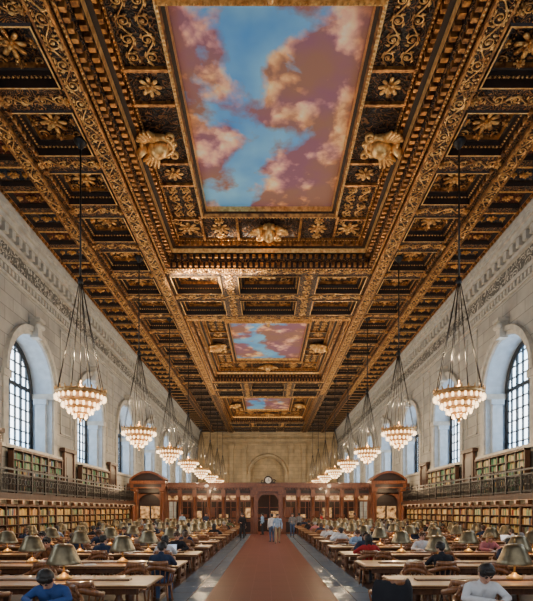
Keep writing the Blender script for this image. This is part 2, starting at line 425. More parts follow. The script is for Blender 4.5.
for sx in (0,1):
    cx=-.375+.75*sx; sg=1 if sx==0 else -1
    tile.merge(spiral(cx,0.0,.23,1.35,sg*-pi/2*1.0,sg*1),I4)
    tile.cap((cx,0,0),(cx,0,0),.06,.06,1,7,4)
    for a in range(4):
        an=a*1.6+.4; tile.cap((cx+.25*math.cos(an),.22*math.sin(an),0),(cx+.32*math.cos(an+.35),.25*math.sin(an+.35),0),.05,.02,0,5,4)
tile.tube([(-.75+.1*k,.17*math.sin((-.75+.1*k)*2*pi/1.5),0) for k in range(16)],.026,4,0,ref=(0,0,1))
def rin_run(p0,p1,z,scale=1.0):
    d=Vector((p1[0]-p0[0],p1[1]-p0[1],0)); L=d.length; n=max(1,round(L/(1.5*scale))); st=L/n; an=math.atan2(d.y,d.x)
    for i in range(n):
        c=Vector((p0[0],p0[1],z))+d*((i+.5)/n)
        M=Matrix.Translation(c)@Matrix.Rotation(an,4,'Z')@Matrix.Diagonal((st/1.5,scale,1,1))
        orn.merge(tile,M)
ros=MB()
for k in range(8):
    a=k*pi/4; ros.cap((.10*math.cos(a),.10*math.sin(a),0),(.30*math.cos(a),.30*math.sin(a),-.03),.05,.07,0,6,4,(1,1,.6))
for k in range(6):
    a=k*pi/3+.2; ros.cap((.05*math.cos(a),.05*math.sin(a),-.05),(.13*math.cos(a),.13*math.sin(a),-.08),.04,.05,0,5,4)
ros.cap((0,0,-.08),(0,0,-.14),.07,.05,1,8,4)
def rosette(x,y,z,sx=1,sy=None):
    orn.merge(ros,Matrix.Translation((x,y,z))@Matrix.Diagonal((sx,sy or sx,1,1)))
BC=[19.3,43.3,67.3]; HB=12.0; HR_=8.7; XB=[0,6.15,9.25,HW-.6]
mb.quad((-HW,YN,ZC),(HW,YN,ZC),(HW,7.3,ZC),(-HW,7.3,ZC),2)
for bi,c in enumerate(BC):
    for s in (-1,1):
        for k in range(16):
            y0=c-HB+1.5*k; xs=sorted((s*9.25,s*XB[3])); small(xs[0],xs[1],y0,y0+1.5,4 if k%2 else 5)
            if bi<2: rosette(s*10.27,y0+.75,ZC+.1,.7,.5); rosette(s*10.75,y0+.75,ZC+.1,.35,.35); rosette(s*9.8,y0+.75,ZC+.1,.35,.35)
        for k in range(8):
            y0=c-HB+3.0*k; xs=sorted((s*6.15,s*9.25)); coffer(xs[0],xs[1],y0,y0+3.0,.42,.5,2,bi<2)
            cy=y0+1.5; cx=s*7.7
            rosette(cx,cy,ZC+.45,1.3)
            if bi<2:
                beadrect(cx-.55,cx+.55,cy-.5,cy+.5,ZC+.46,.12,.035,0)
                for ex in (-1,1):
                    for ey in (-1,1):
                        orn.merge(spiral(0,0,.22,1.3,0,ex*ey,0,.032),Matrix.Translation((cx+ex*.62,cy+ey*.62,ZC+.47)))
                    rosette(cx+ex*.75,cy,ZC+.47,.5); rosette(cx,cy+ex*.68,ZC+.47,.5)
                rin_run((s*6.6,y0),(s*8.8,y0),ZC-.02,.8)
                for xx in (6.62,8.78):
                    rosette(s*xx,y0,ZC-.03,.45)
    for e in (-1,1):
        ys=sorted((c+e*HR_,c+e*HB))
        for x0,x1 in ((-6.15,-2.3),(-2.3,2.3),(2.3,6.15)):
            coffer(x0,x1,ys[0],ys[1],.45,.6,2,bi<2)
            cx=(x0+x1)/2; cy=(ys[0]+ys[1])/2
            rosette(cx,cy,ZC+.55,1.5,1.3)
            for ex in (-1,1): 
                for ey in (-1,1): orn.merge(spiral(0,0,.30,1.4,0,ex*ey,0,.035),Matrix.Translation((cx+ex*.95,cy+ey*.55,ZC+.57)))
        rin_run((-6.1,c+e*HR_),(6.1,c+e*HR_),ZC-.02,.9)
        for x in (-2.3,2.3): rin_run((x,ys[0]+.3),(x,ys[1]-.3),ZC-.02,1.)
    rin_run((-6.1,c+HB),(6.1,c+HB),ZC-.02,1.2)
    rect=(-6.15,6.15,c-HR_,c+HR_)
    r,z=nest(rect,ZC,[(.35,.35,ZC,0),(.05,.05,ZC-.06,6),(.08,.08,ZC-.06,1),(.05,.05,ZC+.25,3),(.16,.16,ZC+.35,0),(.04,.04,ZC+.52,3),(.2,.2,ZC+.58,3),(.05,.05,ZC+.78,6),(.16,.16,ZC+.84,3),(.05,.05,ZC+1.14,1)],None)
    hx=r[1]; hy=(r[3]-r[2])/2
    tx=3.36; ty=5.25
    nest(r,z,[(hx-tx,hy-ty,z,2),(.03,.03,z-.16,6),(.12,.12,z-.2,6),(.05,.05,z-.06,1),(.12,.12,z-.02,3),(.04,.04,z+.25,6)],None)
    paint.append((c,z+.22,tx-.34,ty-.34))
    if bi<2:
        beadrect(-5.73,5.73,c-HR_+.42,c+HR_-.42,ZC-.07,.15,.05)
        beadrect(-5.48,5.48,c-HR_+.67,c+HR_-.67,ZC+.50,.15,.045)
        beadrect(-5.22,5.22,c-HR_+.93,c+HR_-.93,ZC+.66,.15,.045)
        beadrect(-hx+.16,hx-.16,c-hy+.16,c+hy-.16,z-.12,.14,.04)
    for (h,k,z0,z1,w,st) in ((5.66,HR_-.49,ZC-.0,ZC+.2,.13,.3),(5.42,HR_-.73,ZC+.34,ZC+.5,.16,.34),(5.05,HR_-1.1,ZC+.86,ZC+1.08,.13,.3)):
        y=-k+.1
        while y<k:
            for s in (-1,1): dent.box(s*h,s*(h-w-.05),c+y,c+y+st*.5,z0,z1,0)
            y+=st
        x=-h+.1
        while x<h:
            for s in (-1,1): dent.box(x,x+st*.5,c+s*k,c+s*(k-w-.05),z0,z1,0)
            x+=st
    zb=z-.03
    for s in (-1,1):
        for yy in (-5.5,-2.9,-1.5,1.5,2.9,5.5): dent.box(s*tx,s*hx,c+yy-.06,c+yy+.06,z-.12,z,0)
        for xx in (-3.4,-1.6,1.6,3.4): dent.box(xx-.06,xx+.06,c+s*ty,c+s*hy,z-.12,z,0)
        dent.box(s*(hx-.12),s*(hx-.2),c-hy,c+hy,z-.1,z,0); dent.box(-hx,hx,c+s*(hy-.12),c+s*(hy-.2),z-.1,z,0)
        for e in (-1,1):
            for xo in (3.78,4.38): rin_run((s*xo,c+e*3.0),(s*xo,c+e*5.4),zb,.95)
            rosette(s*4.1,c+e*6.35,zb,1.5); rosette(s*4.1,c+e*2.2,zb,1.1)
            rosette(e*2.5,c+s*6.35,zb,1.3); rosette(e*2.5,c+s*7.0,zb,.7); rosette(e*2.5,c+s*5.7,zb,.7)
            for ex in (-1,1):
                for ey in (-1,1):
                    orn.merge(spiral(0,0,.2,1.3,0,ex*ey,0,.03),Matrix.Translation((s*4.1+ex*.5,c+e*6.35+ey*.55,zb)))
    if bi<2: beadrect(-tx+.1,tx-.1,c-ty+.1,c+ty-.1,z-.2,.15,.055)
for yy0,yy1 in ((79.3,82.2),(82.2,YF)):
    for x0,x1 in ((-HW,-6.15),(-6.15,-2.05),(-2.05,2.05),(2.05,6.15),(6.15,HW)): coffer(x0,x1,yy0,yy1,.5,.4,2)
for s in (-1,1):
    for xb,w in ((6.15,.28),(9.25,.24)):
        mb.box(s*xb-w,s*xb+w,7.3,YF,ZC-.16,ZC+.02,0)
        for e in (-1,1):
            mb.box(s*xb+e*w-.04,s*xb+e*w+.04,7.3,YF,ZC-.2,ZC-.08,1)
            y=9
            while y<56: dent.bead(s*xb+e*(w-.07),y,ZC-.18,.04,1); y+=.14
        rin_run((s*xb,7.4),(s*xb,57),ZC-.17,.95)
    y=7.4
    while y<60:
        for xb in (8.72,11.15):
            dent.box(s*xb-.05,s*xb+.05,y,y+.16,ZC-.1,ZC+.02,0)
        y+=.32
ceil=mk('ceiling',mb,CM,label='dark gilded coffered plaster ceiling with deep recesses',cat='ceiling',kind='structure')
trim(orn,[M_orn,M_goldb],'gilded carved scrollwork and rosettes on the ceiling')
trim(dent,[M_gold,M_goldb],'gilded dentils and bead mouldings of the ceiling')
for i,(c,z,hx,hy) in enumerate(paint):
    t=MB(); t.box(-hx,hx,-hy,hy,-.02,.03)
    mk('ceiling_painting',t,skymat('painted_sky%d'%i,((0,0,0),(3.7,11,2),(9,4,6))[i]),loc=(0,c,z),label='painted mural of pink clouds and blue sky in the ceiling',cat='ceiling painting',group='sky murals in the ceiling')
# cartouches
t=MB()
t.cap((0,0,-.1),(0,0,-.1),.42,.42,0,16,8,(.8,1.05,.7))
t.tube([(.46*math.cos(a*pi/12),.58*math.sin(a*pi/12),-.08) for a in range(24)],.08,6,0,closed=True)
t.cap((0,.0,-.1),(0,-.62,-.05),.3,.12,0,8,6,(1,1,.6))
body=t
wings=[]
for e in (-1,1):
    t2=MB()
    for k in range(5):
        a=.5+.33*k
        t2.cap((e*.42,.1+.08*k,-.1),(e*(.42+.52*math.cos(a-.5)),.2+.52*math.sin(a-.5),-.2),.11,.05,0,7,4)
    t2.cap((e*.42,.1,-.1),(e*.5,-.3,-.1),.09,.07,0,7,4)
    t2.merge(spiral(0,0,.24,1.3,pi/2,e,0,.06),Matrix.Translation((e*.5,-.5,-.1)))
    wings.append(t2)
t3=MB()
t3.cap((0,.55,-.12),(0,.72,-.26),.16,.13,0,8,6); t3.cap((-.2,.62,-.12),(.2,.62,-.12),.1,.1,0,8,6)
first=None
for c in BC:
    for (x,y,rz) in ((-4.35,c+.3,pi/2),(4.35,c+.3,-pi/2),(0,c-6.4,0),(0,c+6.4,pi)):
        if first is None:
            e=empty('ceiling_cartouche',(x,y,16.35),rz,'gilded oval cartouche with winged scrolls on the ceiling','ceiling ornament','gilded cartouches around the murals')
            mk('shield',body,M_goldb,parent=e); mk('wing',wings[0],M_goldb,parent=e); mk('wing',wings[1],M_goldb,parent=e); mk('crest',t3,M_goldb,parent=e); first=e
            e.scale=(1.0,1.0,1.6)
        else: dup(first,(x,y,16.35),rz)

# ------------------------------------------------------------------ chandeliers
CZ=6.12
def chandelier(parts=True):
    e=empty('chandelier',label='lit brass tiered chandelier hanging on long cables',cat='chandelier',group='chandeliers along the hall')
    b_=MB()
    TI=((.84,0,.18),(.60,-.28,.12),(.40,-.50,.10),(.2,-.69,.08))
    for r,z,h in TI:
        b_.lathe([(r-.05,z-h/2),(r+.03,z-h/2),(r+.055,z),(r+.03,z+h/2),(r-.05,z+h/2),(r-.05,z-h/2)],36,0,caps=False)
    for k in range(12):
        a=k*pi/6; p=[(.82,-.02),(.7,-.16),(.60,-.28),(.48,-.41),(.40,-.50),(.28,-.61),(.2,-.69),(.04,-.82)]
        b_.tube([(r*math.cos(a),r*math.sin(a),z) for r,z in p],.026,4,0)
    for k in range(24):
        a=k*pi/12; b_.cap((.86*math.cos(a),.86*math.sin(a),.08),(.89*math.cos(a),.89*math.sin(a),.2),.045,.015,0,5,4)
    b_.lathe([(.02,-1.02),(.06,-.97),(.03,-.91),(.1,-.85),(.15,-.78),(.1,-.73)],12,0)
    mk('frame',b_,M_chbr,parent=e)
    g=MB()
    for (r0,z0,r1,z1) in ((.79,-.07,.60,-.24),(.56,-.32,.40,-.46),(.36,-.54,.2,-.67)):
        g.lathe([(r0,z0),((r0+r1)/2+.04,(z0+z1)/2-.03),(r1,z1)],36,0,caps=False)
    mk('glass_bowl',g,M_crys,parent=e)
    b_=MB()
    b_.lathe([(.03,.5),(.04,.36),(.1,.32),(.18,.24),(.2,.18),(.08,.16),(.04,-.4)],14,0)
    for k in range(6):
        a=k*pi/3; b_.tube([(.05*math.cos(a),.05*math.sin(a),.18),(.45*math.cos(a),.45*math.sin(a),.08),(.83*math.cos(a),.83*math.sin(a),.02)],.02,4,0)
    mk('centre_stem',b_,M_chbr,parent=e)
    b_=MB()
    for k in range(8):
        a=k*pi/4; b_.tube([(.84*math.cos(a),.84*math.sin(a),.05),(.04*math.cos(a),.04*math.sin(a),4.1)],.016,4,0)
    b_.tube([(0,0,4.1),(0,0,ZC-CZ)],.034,5,0); b_.lathe([(.02,3.9),(.1,4.05),(.1,4.15),(.03,4.3)],8,0)
    b_.tube([(0,0,.5),(0,0,4.1)],.014,4,0)
    b_.lathe([(.05,ZC-CZ-.3),(.22,ZC-CZ-.07),(.25,ZC-CZ)],10,0)
    mk('suspension_cable',b_,M_iron,parent=e)
    bb=MB(); bb.lathe([(.012,.04),(.032,.02),(.048,-.05),(.043,-.1),(.02,-.13)],8,0)
    allb=MB(); bm_=bb.mesh('bulb',[M_bulb])
    for r,z,n in ((.86,-.1,26),(.62,-.36,18),(.42,-.57,12),(.22,-.75,6)):
        for k in range(n):
            a=2*pi*k/n
            if parts:
                o=mk('bulb',None,None,me=bm_,parent=e,loc=(r*math.cos(a),r*math.sin(a),z))
            else: allb.merge(bb,Matrix.Translation((r*math.cos(a),r*math.sin(a),z)))
    if not parts:
        o=mk('bulb',allb,M_bulb,parent=e); o['kind']='stuff'
    return e
def lamp_at(e,p,c,loc,rad=.3):
    L=bpy.data.lights.new('lamp_glow','POINT'); L.energy=p; L.color=c; L.shadow_soft_size=rad
    o=bpy.data.objects.new('lamp_glow',L); COL.objects.link(o); o.location=loc
    if e is not None: o.parent=e
    return o
chA=chandelier(True); chB=None
for k in range(8):
    y=18.1+8.28*k
    for s in (-1,1):
        x=s*6.85
        if k==0 and s==-1: o=chA; o.location=(x,y,CZ)
        elif k<3: o=dup(chA,(x,y,CZ))
        else:
            if chB is None: chB=chandelier(False); o=chB; o.location=(x,y,CZ)
            else: o=dup(chB,(x,y,CZ))
for ch in [o for o in COL.objects if o.name.startswith('chandelier')]:
    lamp_at(ch,480,(1,.73,.42),(0,0,1.3),.12)
    lamp_at(ch,170,(1,.78,.5),(0,0,-1.4),.2)

# ------------------------------------------------------------------ gallery + bookcases
for s in (-1,1):
    mb=MB(); X0_=s*10.85
    mb.box(X0_,s*(HW-.16),12,40.7,2.45,2.62,0); mb.box(X0_-s*.06,X0_+s*.1,12,40.7,2.38,2.66,0)
    y=12.2
    while y<40.5: mb.box(s*10.95,s*11.15,y,y+.18,2.2,2.45,0); y+=1.0
    mk('gallery_walkway',mb,[M_case],label='narrow dark wooden gallery walkway along the stone wall',cat='walkway')
rail=None
for s in (-1,1):
    for k in range(7):
        y0=12+4.09*k
        if rail is None:
            e=empty('gallery_railing',(0,0,0),0,'black iron lattice railing on the gallery edge','railing','iron railings on the gallery')
            r_=MB(); r_.box(-.035,.035,0,4.09,.97,1.05); r_.box(-.02,.02,0,4.09,.05,.12); r_.box(-.02,.02,0,4.09,.78,.84)
            mk('handrail',r_,M_iron,parent=e)
            for q in range(3):
                p=MB(); p.box(-.04,.04,-.04,.04,0,1.08); p.cap((0,0,1.12),(0,0,1.12),.05,.05,0,6,4)
                mk('post',p,M_iron,parent=e,loc=(0,.05+q*1.36,0))
            l=MB(); y=.1
            while y<4.05:
                l.box(-.014,.014,y-.014,y+.014,.08,.82); y+=.12
            y=.24
            while y<4.0:
                l.tube([(0,y+.12*math.cos(a*pi/4),.5+.14*math.sin(a*pi/4)) for a in range(8)],.018,4,0,closed=True,ref=(1,0,0)); y+=.28
            mk('lattice_panel',l,M_iron,parent=e)
            rail=e; rail.location=(s*10.9,y0,2.67)
        else: dup(rail,(s*10.9,y0,2.67))
BKC=[(.24,.03,.02),(.04,.10,.22),(.035,.17,.07),(.55,.36,.10),(.34,.15,.045),(.12,.055,.03),(.56,.44,.24),(.16,.26,.15)]
MBK=[pm('book_cloth%d'%i,c,tuple(x*.8 for x in c),5,.6) for i,c in enumerate(BKC)]
bookspots=[]
def bookcase(x,y0,w,z0,h,s,nsh,depth,label,pal):
    e=empty('bookcase',(x,y0,z0),0,label,'bookcase','bookcases along the walls')
    b_=MB(); d=s*depth
    b_.box(d-s*.03,d,0,w,0,h,0)
    for yy in (0,w/2-.03,w-.06): b_.box(0,d,yy,yy+.06,0,h,0)
    b_.box(-s*.03,d,0,w,h-.1,h,0); b_.box(-s*.02,d,0,w,0,.12,0)
    mk('body',b_,M_case,parent=e)
    sh=(h-.22)/nsh
    sm_=MB(); sm_.box(0,d-s*.03,.06,w-.06,0,.03,0); sme=sm_.mesh('shelf',[M_case])
    for k in range(nsh):
        z=.12+k*sh
        mk('shelf',None,None,me=sme,parent=e,loc=(0,0,z-.03))
        for (a,b__) in ((.06,w/2-.03),(w/2+.03,w-.06)):
            y=a+.01; main=R.choice(pal)
            while y<b__-.07:
                t=R.uniform(.045,.075); hh=min(sh-.05,R.uniform(.22,.33))
                if R.random()<.90: bookspots.append((x+s*.06,y0+y,z0+z,t-.004,hh,s,min(depth-.1,.2),main if R.random()<.45 else R.choice(pal) if R.random()<.6 else R.randrange(8),z0+z))
                y+=t
for s in (-1,1):
    for k in range(14):
        bookcase(s*11.2,12.2+2.03*k,2.02,0.0,2.2,s,5,.6,'tall wooden bookcase filled with books under the gallery',[3,4,5,6,3,4,7])
    for c in WC[:]:
        if 12<c<41:
            for q in (-1,0,1):
                y0=c-2.7+1.8*(q+1)
                if y0+1.8<40.9: bookcase(s*11.45,y0,1.79,2.64,2.1,s,5,.27,'wooden bookcase filled with books beneath an arched window',[2,7,3,6,2,7] if s>0 else [2,2,5,5,7,1])
vis=[b for b in bookspots if b[1]>19.5 and b[8]>1.0]
vis.sort(key=lambda b:b[1]+ (0 if b[8]>2.5 else .5))
near=vis[:300]; nid=set(id(b) for b in near)
M_paper=pm('paper',(.85,.83,.78),(.78,.76,.7),5,.8)
def book_mesh(mi):
    b_=MB(); b_.box(0,.02,0,1,0,1,0); b_.box(.02,1,.12,.88,.02,.97,1); b_.box(.02,1,0,.12,0,1,0); b_.box(.02,1,.88,1,0,1,0)
    return b_.mesh('book',[MBK[mi],M_paper])
bkm=[book_mesh(i) for i in range(8)]
BN=['red','blue','green','yellow','orange','brown','cream','grey-green']
for (x,y,z,t,h,s,d,mi,_) in near:
    o=mk('book',None,None,me=bkm[mi],loc=(x,y,z),label='upright %s clothbound book on a wall bookcase shelf'%BN[mi],cat='book',group='books on the wall shelves')
    o.scale=(s*d,t,h)
rest=MB()
for b in bookspots:
    if id(b) in nid: continue
    x,y,z,t,h,s,d,mi,_=b
    if z<.5: continue
    rest.box(x,x+s*d,y,y+t,z,z+h,mi)
mk('shelved_books',rest,MBK,label='rows of clothbound books filling the distant wall shelves',cat='books',kind='stuff')
for s in (-1,1):
    for (xx,zz,en,tx_) in ((10.75,2.36,170,s*.9),(11.0,5.2,120,s*.4)):
        Ld=bpy.data.lights.new('shelf_light','AREA'); Ld.shape='RECTANGLE'; Ld.size=28; Ld.size_y=.08; Ld.energy=en; Ld.color=(1,.66,.34)
        o=bpy.data.objects.new('shelf_light',Ld); COL.objects.link(o); o.location=(s*xx,26.4,zz)
        dvec=Vector((tx_,0,-1)); zax=-dvec.normalized(); xax=Vector((0,1,0)); yax=zax.cross(xax)
        o.rotation_euler=Matrix((xax,yax,zax)).transposed().to_euler()
dn=0
for s in (-1,1):
    for c in WC:
        m_=c+4.15
        if 14<m_<40:
            dn+=1; d=MB(); X=s*(HW-.15)
            d.box(X-s*.06,X,m_-.75,m_+.75,2.64,5.4,0); d.box(X-s*.14,X,m_-.78,m_-.6,2.64,5.3,1); d.box(X-s*.14,X,m_+.6,m_+.78,2.64,5.3,1)
            d.box(X-s*.2,X+s*.1,m_-.9,m_+.9,5.3,5.5,1); d.box(X-s*.1,X-s*.05,m_-.45,m_+.45,3.9,5.0,2)
            mk('door_%d'%dn,d,[M_case,M_case,M_screend],label='wooden gallery door in a carved surround',cat='door',kind='structure')

# ------------------------------------------------------------------ wooden screen
YS=41.4
scr=empty('wooden_screen',(0,YS,0),0,'carved oak partition with glazed bays and pedimented end pavilions','screen')
def part(name,mb,mats,p=scr,**k): return mk(name,mb,mats,parent=p,**k)
t=MB()
t.box(-8.5,-1.2,0,.5,0,1.15,0); t.box(1.2,8.5,0,.5,0,1.15,0); t.box(-8.5,-1.2,-.06,.56,1.15,1.25,0); t.box(1.2,8.5,-.06,.56,1.15,1.25,0)
xs=[1.3+1.2*k for k in range(7)]
for x in xs[:-1]:
    for s in (-1,1): t.box(s*(x+.15),s*(x+1.05),-.03,0,.15,1.0,1)
part('base_panel',t,[M_screen,M_screend])
t=MB()
t.box(-8.5,8.5,0,.5,3.25,3.75,0); t.box(-8.6,8.6,-.15,.6,3.75,3.85,0); t.box(-8.6,8.6,-.28,.7,3.85,4.05,0); t.box(-8.5,8.5,-.05,.4,4.05,4.25,0)
x=-8.4
while x<8.4: t.box(x,x+.1,-.2,0,3.66,3.76,1); x+=.25
for x in xs[:-1]:
    for s in (-1,1): t.box(s*(x+.15),s*(x+1.05),-.03,0,3.35,3.62,1)
part('entablature',t,[M_screen,M_screend])
pl=MB(); pl.box(-.16,.16,-.14,.4,0,1.3); pl.box(-.16,.16,-.12,.4,1.25,1.4); pl.lathe([(.15,1.4),(.13,1.5),(.11,2.9),(.15,3.0),(.15,3.05)],10,0,(0,.02,0)); pl.box(-.17,.17,-.16,.4,3.05,3.75)
plm=pl.mesh('column',[M_screen])
for x in xs+[]:
    for s in (-1,1): mk('column',None,None,me=plm,parent=scr,loc=(s*x,0,0))
gm=pm('amber_glass',(.9,.55,.24),(.10,.04,.015),3.2,.2,0,0,emis=.6)  # yellow gleams of the lit desk area, put in as self-glowing colour
for i,x in enumerate(xs[:-1]):
    for s in (-1,1):
        g=MB(); g.box(s*(x+.12),s*(x+1.08),.18,.22,2.75,3.25,0); g.box(s*(x+.12),s*(x+1.08),.15,.25,2.68,2.75,0); 
        g.box(s*(x+.58),s*(x+.62),.15,.25,1.25,2.7,0); g.box(s*(x+.12),s*(x+.18),.15,.25,1.25,2.7,0); g.box(s*(x+1.02),s*(x+1.08),.15,.25,1.25,2.7,0)
        g.box(s*(x+.2),s*(x+1.0),.14,.18,2.82,3.18,1)
        part('glazed_bay',g,[M_screen,gm])
t=MB()
for s in (-1,1):
    t.box(s*1.2,s*.85,-.2,.5,0,3.4,0); t.box(s*1.25,s*.8,-.3,.5,3.3,3.5,0)
t.box(-1.3,1.3,-.3,.5,3.5,3.9,0); t.box(-1.45,1.45,-.4,.6,3.9,4.15,0)
arcp=[(.85*math.cos(pi-pi*k/12),2.55+.85*math.sin(pi-pi*k/12)) for k in range(13)]
for a,b_ in zip(arcp[:-1],arcp[1:]): 
    t.quad((a[0],-.1,a[1]),(b_[0],-.1,b_[1]),(b_[0],-.1,3.5),(a[0],-.1,3.5),0)
part('portal',t,[M_screen,M_screend])
for s in (-1,1):
    t=MB()
    x0,x1=(8.35,11.2)
    cx=s*(x0+x1)/2; hw=(x1-x0)/2
    for e in (-1,1):
        t.box(cx+e*hw,cx+e*(hw-.5),-.6,.8,0,3.9,0); t.box(cx+e*(hw+.0),cx+e*(hw-.56),-.68,.8,0,.5,0); t.box(cx+e*(hw),cx+e*(hw-.56),-.68,.8,3.5,3.7,0)
        t.lathe([(.17,.5),(.15,.6),(.125,3.2),(.17,3.35),(.18,3.5)],12,0,(cx+e*(hw-.25),-.72,0))
        t.box(cx+e*(hw-.05),cx+e*(hw-.5),-.95,-.5,0,.5,0); t.box(cx+e*(hw-.05),cx+e*(hw-.5),-.95,-.5,3.5,3.75,0)
    t.box(cx-hw+.4,cx+hw-.4,-.3,.8,3.3,3.9,1)
    ar=[((hw-.5)*math.cos(pi-pi*k/10),2.45+.85*math.sin(pi-pi*k/10)) for k in range(11)]
    for a,b_ in zip(ar[:-1],ar[1:]): t.quad((cx+a[0],-.3,a[1]),(cx+b_[0],-.3,b_[1]),(cx+b_[0],-.3,3.4),(cx+a[0],-.3,3.4),0)
    t.box(cx-hw,cx+hw,-.95,.8,3.75,4.15,0); t.box(cx-hw+.3,cx+hw-.3,-.97,-.9,3.83,4.07,1); t.box(cx-hw-.02,cx+hw+.02,-1.1,.8,4.15,4.35,0)
    n=14; pts=[(cx-hw+2*hw*k/n, 4.35+.7*math.sin(pi*k/n)**.8) for k in range(n+1)]
    for a,b_ in zip(pts[:-1],pts[1:]):
        t.quad((a[0],-.8,4.35),(b_[0],-.8,4.35),(b_[0],-.8,b_[1]),(a[0],-.8,a[1]),1)
        t.quad((a[0],.78,4.35),(b_[0],.78,4.35),(b_[0],.78,b_[1]),(a[0],.78,a[1]),1)
        t.quad((a[0],-1.1,a[1]+.1),(b_[0],-1.1,b_[1]+.1),(b_[0],.8,b_[1]+.1),(a[0],.8,a[1]+.1),0)
        t.quad((a[0],-1.1,a[1]-.08),(b_[0],-1.1,b_[1]-.08),(b_[0],-1.1,b_[1]+.1),(a[0],-1.1,a[1]+.1),0)
    t.box(s*11.2,s*11.72,0,.5,0,4.2,0)
    part('pavilion',t,[M_screen,M_screend])
    t=MB(); t.box(cx-hw+.5,cx+hw-.5,.1,.2,0,3.3,1)
    for e in (-1,1):
        t.box(cx+e*.08,cx+e*(hw-.6),.05,.1,.2,1.1,0); t.box(cx+e*.08,cx+e*(hw-.6),.05,.1,1.3,2.3,2)
    part('pavilion_door',t,[M_screen,M_screend,gm])
t=MB(); t.box(-8.5,8.5,0,.3,0,4.1,1)
for k in range(14): 
    x=-8.3+1.2*k; t.box(x+.02,x+.08,-.08,0,0,3.9,0); t.box(x,x+1.1,-.05,0,1.1,1.16,0); t.box(x,x+1.1,-.05,0,2.2,2.26,0); t.box(x+.15,x+1.0,-.05,0,1.3,1.6+.3*(k%3),2 if k%2 else 0)
mk('rear_partition',t,[M_screen,M_screend,gm],loc=(0,46.3,0),label='panelled oak partition behind the delivery desk',cat='partition')
for x in (-6,-2.2,2.2,6): lamp_at(None,60,(1,.62,.3),(x,43.0,3.0),.15)
for x in (-9.8,-5,5,9.8): lamp_at(None,110,(1,.66,.36),(x,38.9,3.6),.15)
ck=empty('clock',(0,YS-.32,4.42),0,'round white clock in a carved wood case on the screen','clock')
t=MB(); 
def disk(mb,r,y0,y1,m,n=24):
    vs=[(r*math.cos(2*pi*i/n),y0,r*math.sin(2*pi*i/n)) for i in range(n)]+[(r*math.cos(2*pi*i/n),y1,r*math.sin(2*pi*i/n)) for i in range(n)]
    mb.add(vs,[tuple(range(n)),tuple(range(n,2*n))[::-1]]+[(i,(i+1)%n,n+(i+1)%n,n+i) for i in range(n)],m)
disk(t,.36,-.06,.2,0); t.box(-.6,.6,-.05,.2,-.27,-.15,0)
for s in (-1,1): t.merge(spiral(0,0,.16,1.2,0,s,0,.05),Matrix.Translation((s*.46,0,-.08))@Matrix.Rotation(pi/2,4,'X'))
mk('case',t,M_screend,parent=ck)
t=MB(); disk(t,.25,-.08,-.05,0); mk('dial',t,M_paper,parent=ck)
for nm,l,a in (('hour_hand',.14,1.9),('minute_hand',.21,.3)):
    t=MB(); t.tube([(0,-.09,0),(l*math.sin(a),-.09,l*math.cos(a))],.018,4,0); mk(nm,t,M_iron,parent=ck)

# ------------------------------------------------------------------ tables
TY=[5.55+2.7*k for k in range(13)]
TX0,TX1=1.95,9.85
tb=empty('library_table',(0,0,0),0,'long oak reading table with carved trestle legs','table','reading tables in two ranks')
L=(TX1-TX0)/2
t=MB(); t.box(-L,L,-.6,.6,.71,.76,0); t.box(-L-.02,L+.02,-.62,.62,.725,.75,1); t.box(-L+.4,L-.4,-.09,.09,.76,.785,1)
mk('tabletop',t,[M_oak,M_oakd],parent=tb)
t=MB(); t.box(-L+.15,L-.15,-.48,-.44,.60,.71,0); t.box(-L+.15,L-.15,.44,.48,.60,.71,0); t.box(-L+.5,L-.5,-.05,.05,.18,.28,0)
mk('apron',t,M_oakd,parent=tb)
t=MB()
for e in (-1,1):
    t.lathe([(.06,.08),(.075,.14),(.05,.22),(.075,.36),(.085,.46),(.05,.54),(.07,.6)],8,0,(0,e*.32,0)); t.box(-.07,.07,e*.40,e*.24,.6,.71)
t.box(-.06,.06,-.46,.46,0,.09,0); t.box(-.04,.04,-.32,.32,.2,.3,0)
lm=t.mesh('leg',[M_oakd])
for x in (-L+.5,-L/3,L/3,L-.5): mk('leg',None,None,me=lm,parent=tb,loc=(x,0,0))
lp=empty('desk_lamp',(0,0,.785),0,'bronze desk lamp with conical metal shade on the table','lamp','bronze reading lamps on the tables')
t=MB(); t.lathe([(.13,0),(.13,.02),(.09,.05),(.04,.08),(.03,.1)],14,0); mk('base',t,M_brass,parent=lp)
t=MB(); t.lathe([(.018,.08),(.015,.2),(.03,.24),(.015,.28),(.014,.56)],8,0); t.cap((0,0,.61),(0,0,.65),.02,.012,0,6,4); mk('stem',t,M_brass,parent=lp)
t=MB(); t.lathe([(.275,.24),(.28,.26),(.255,.31),(.215,.40),(.175,.50),(.15,.545),(.11,.57),(.02,.58)],20,0,caps=False); t.lathe([(.27,.24),(.245,.31),(.205,.40),(.165,.50),(.14,.54),(.02,.57)],20,1,caps=False)
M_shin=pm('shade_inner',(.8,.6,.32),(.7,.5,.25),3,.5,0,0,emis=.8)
mk('lamp_shade',t,[M_shade,M_shin],parent=lp)
t=MB(); t.cap((0,0,.38),(0,0,.44),.035,.03,0,8,6); mk('bulb',t,M_bulb,parent=lp)
firstT=firstL=True
for k,y in enumerate(TY):
    for s in (-1,1):
        x=s*(TX0+TX1)/2
        if firstT: tb.location=(x,y,0); firstT=False
        else: dup(tb,(x,y,0))
        if k==0: continue
        x0=3.45 if s<0 else 3.95
        if k>1: x0=3.3 if s<0 else 3.6
        for q in range(4):
            xx=s*(x0+1.93*q*(.93 if s>0 else 1))+R.uniform(-.05,.05)
            if firstL: lp.location=(xx,y,.785); firstL=False
            else: dup(lp,(xx,y,.785))
            if k<7: lamp_at(None,6,(1,.66,.33),(xx,y,.785+.27),.04)

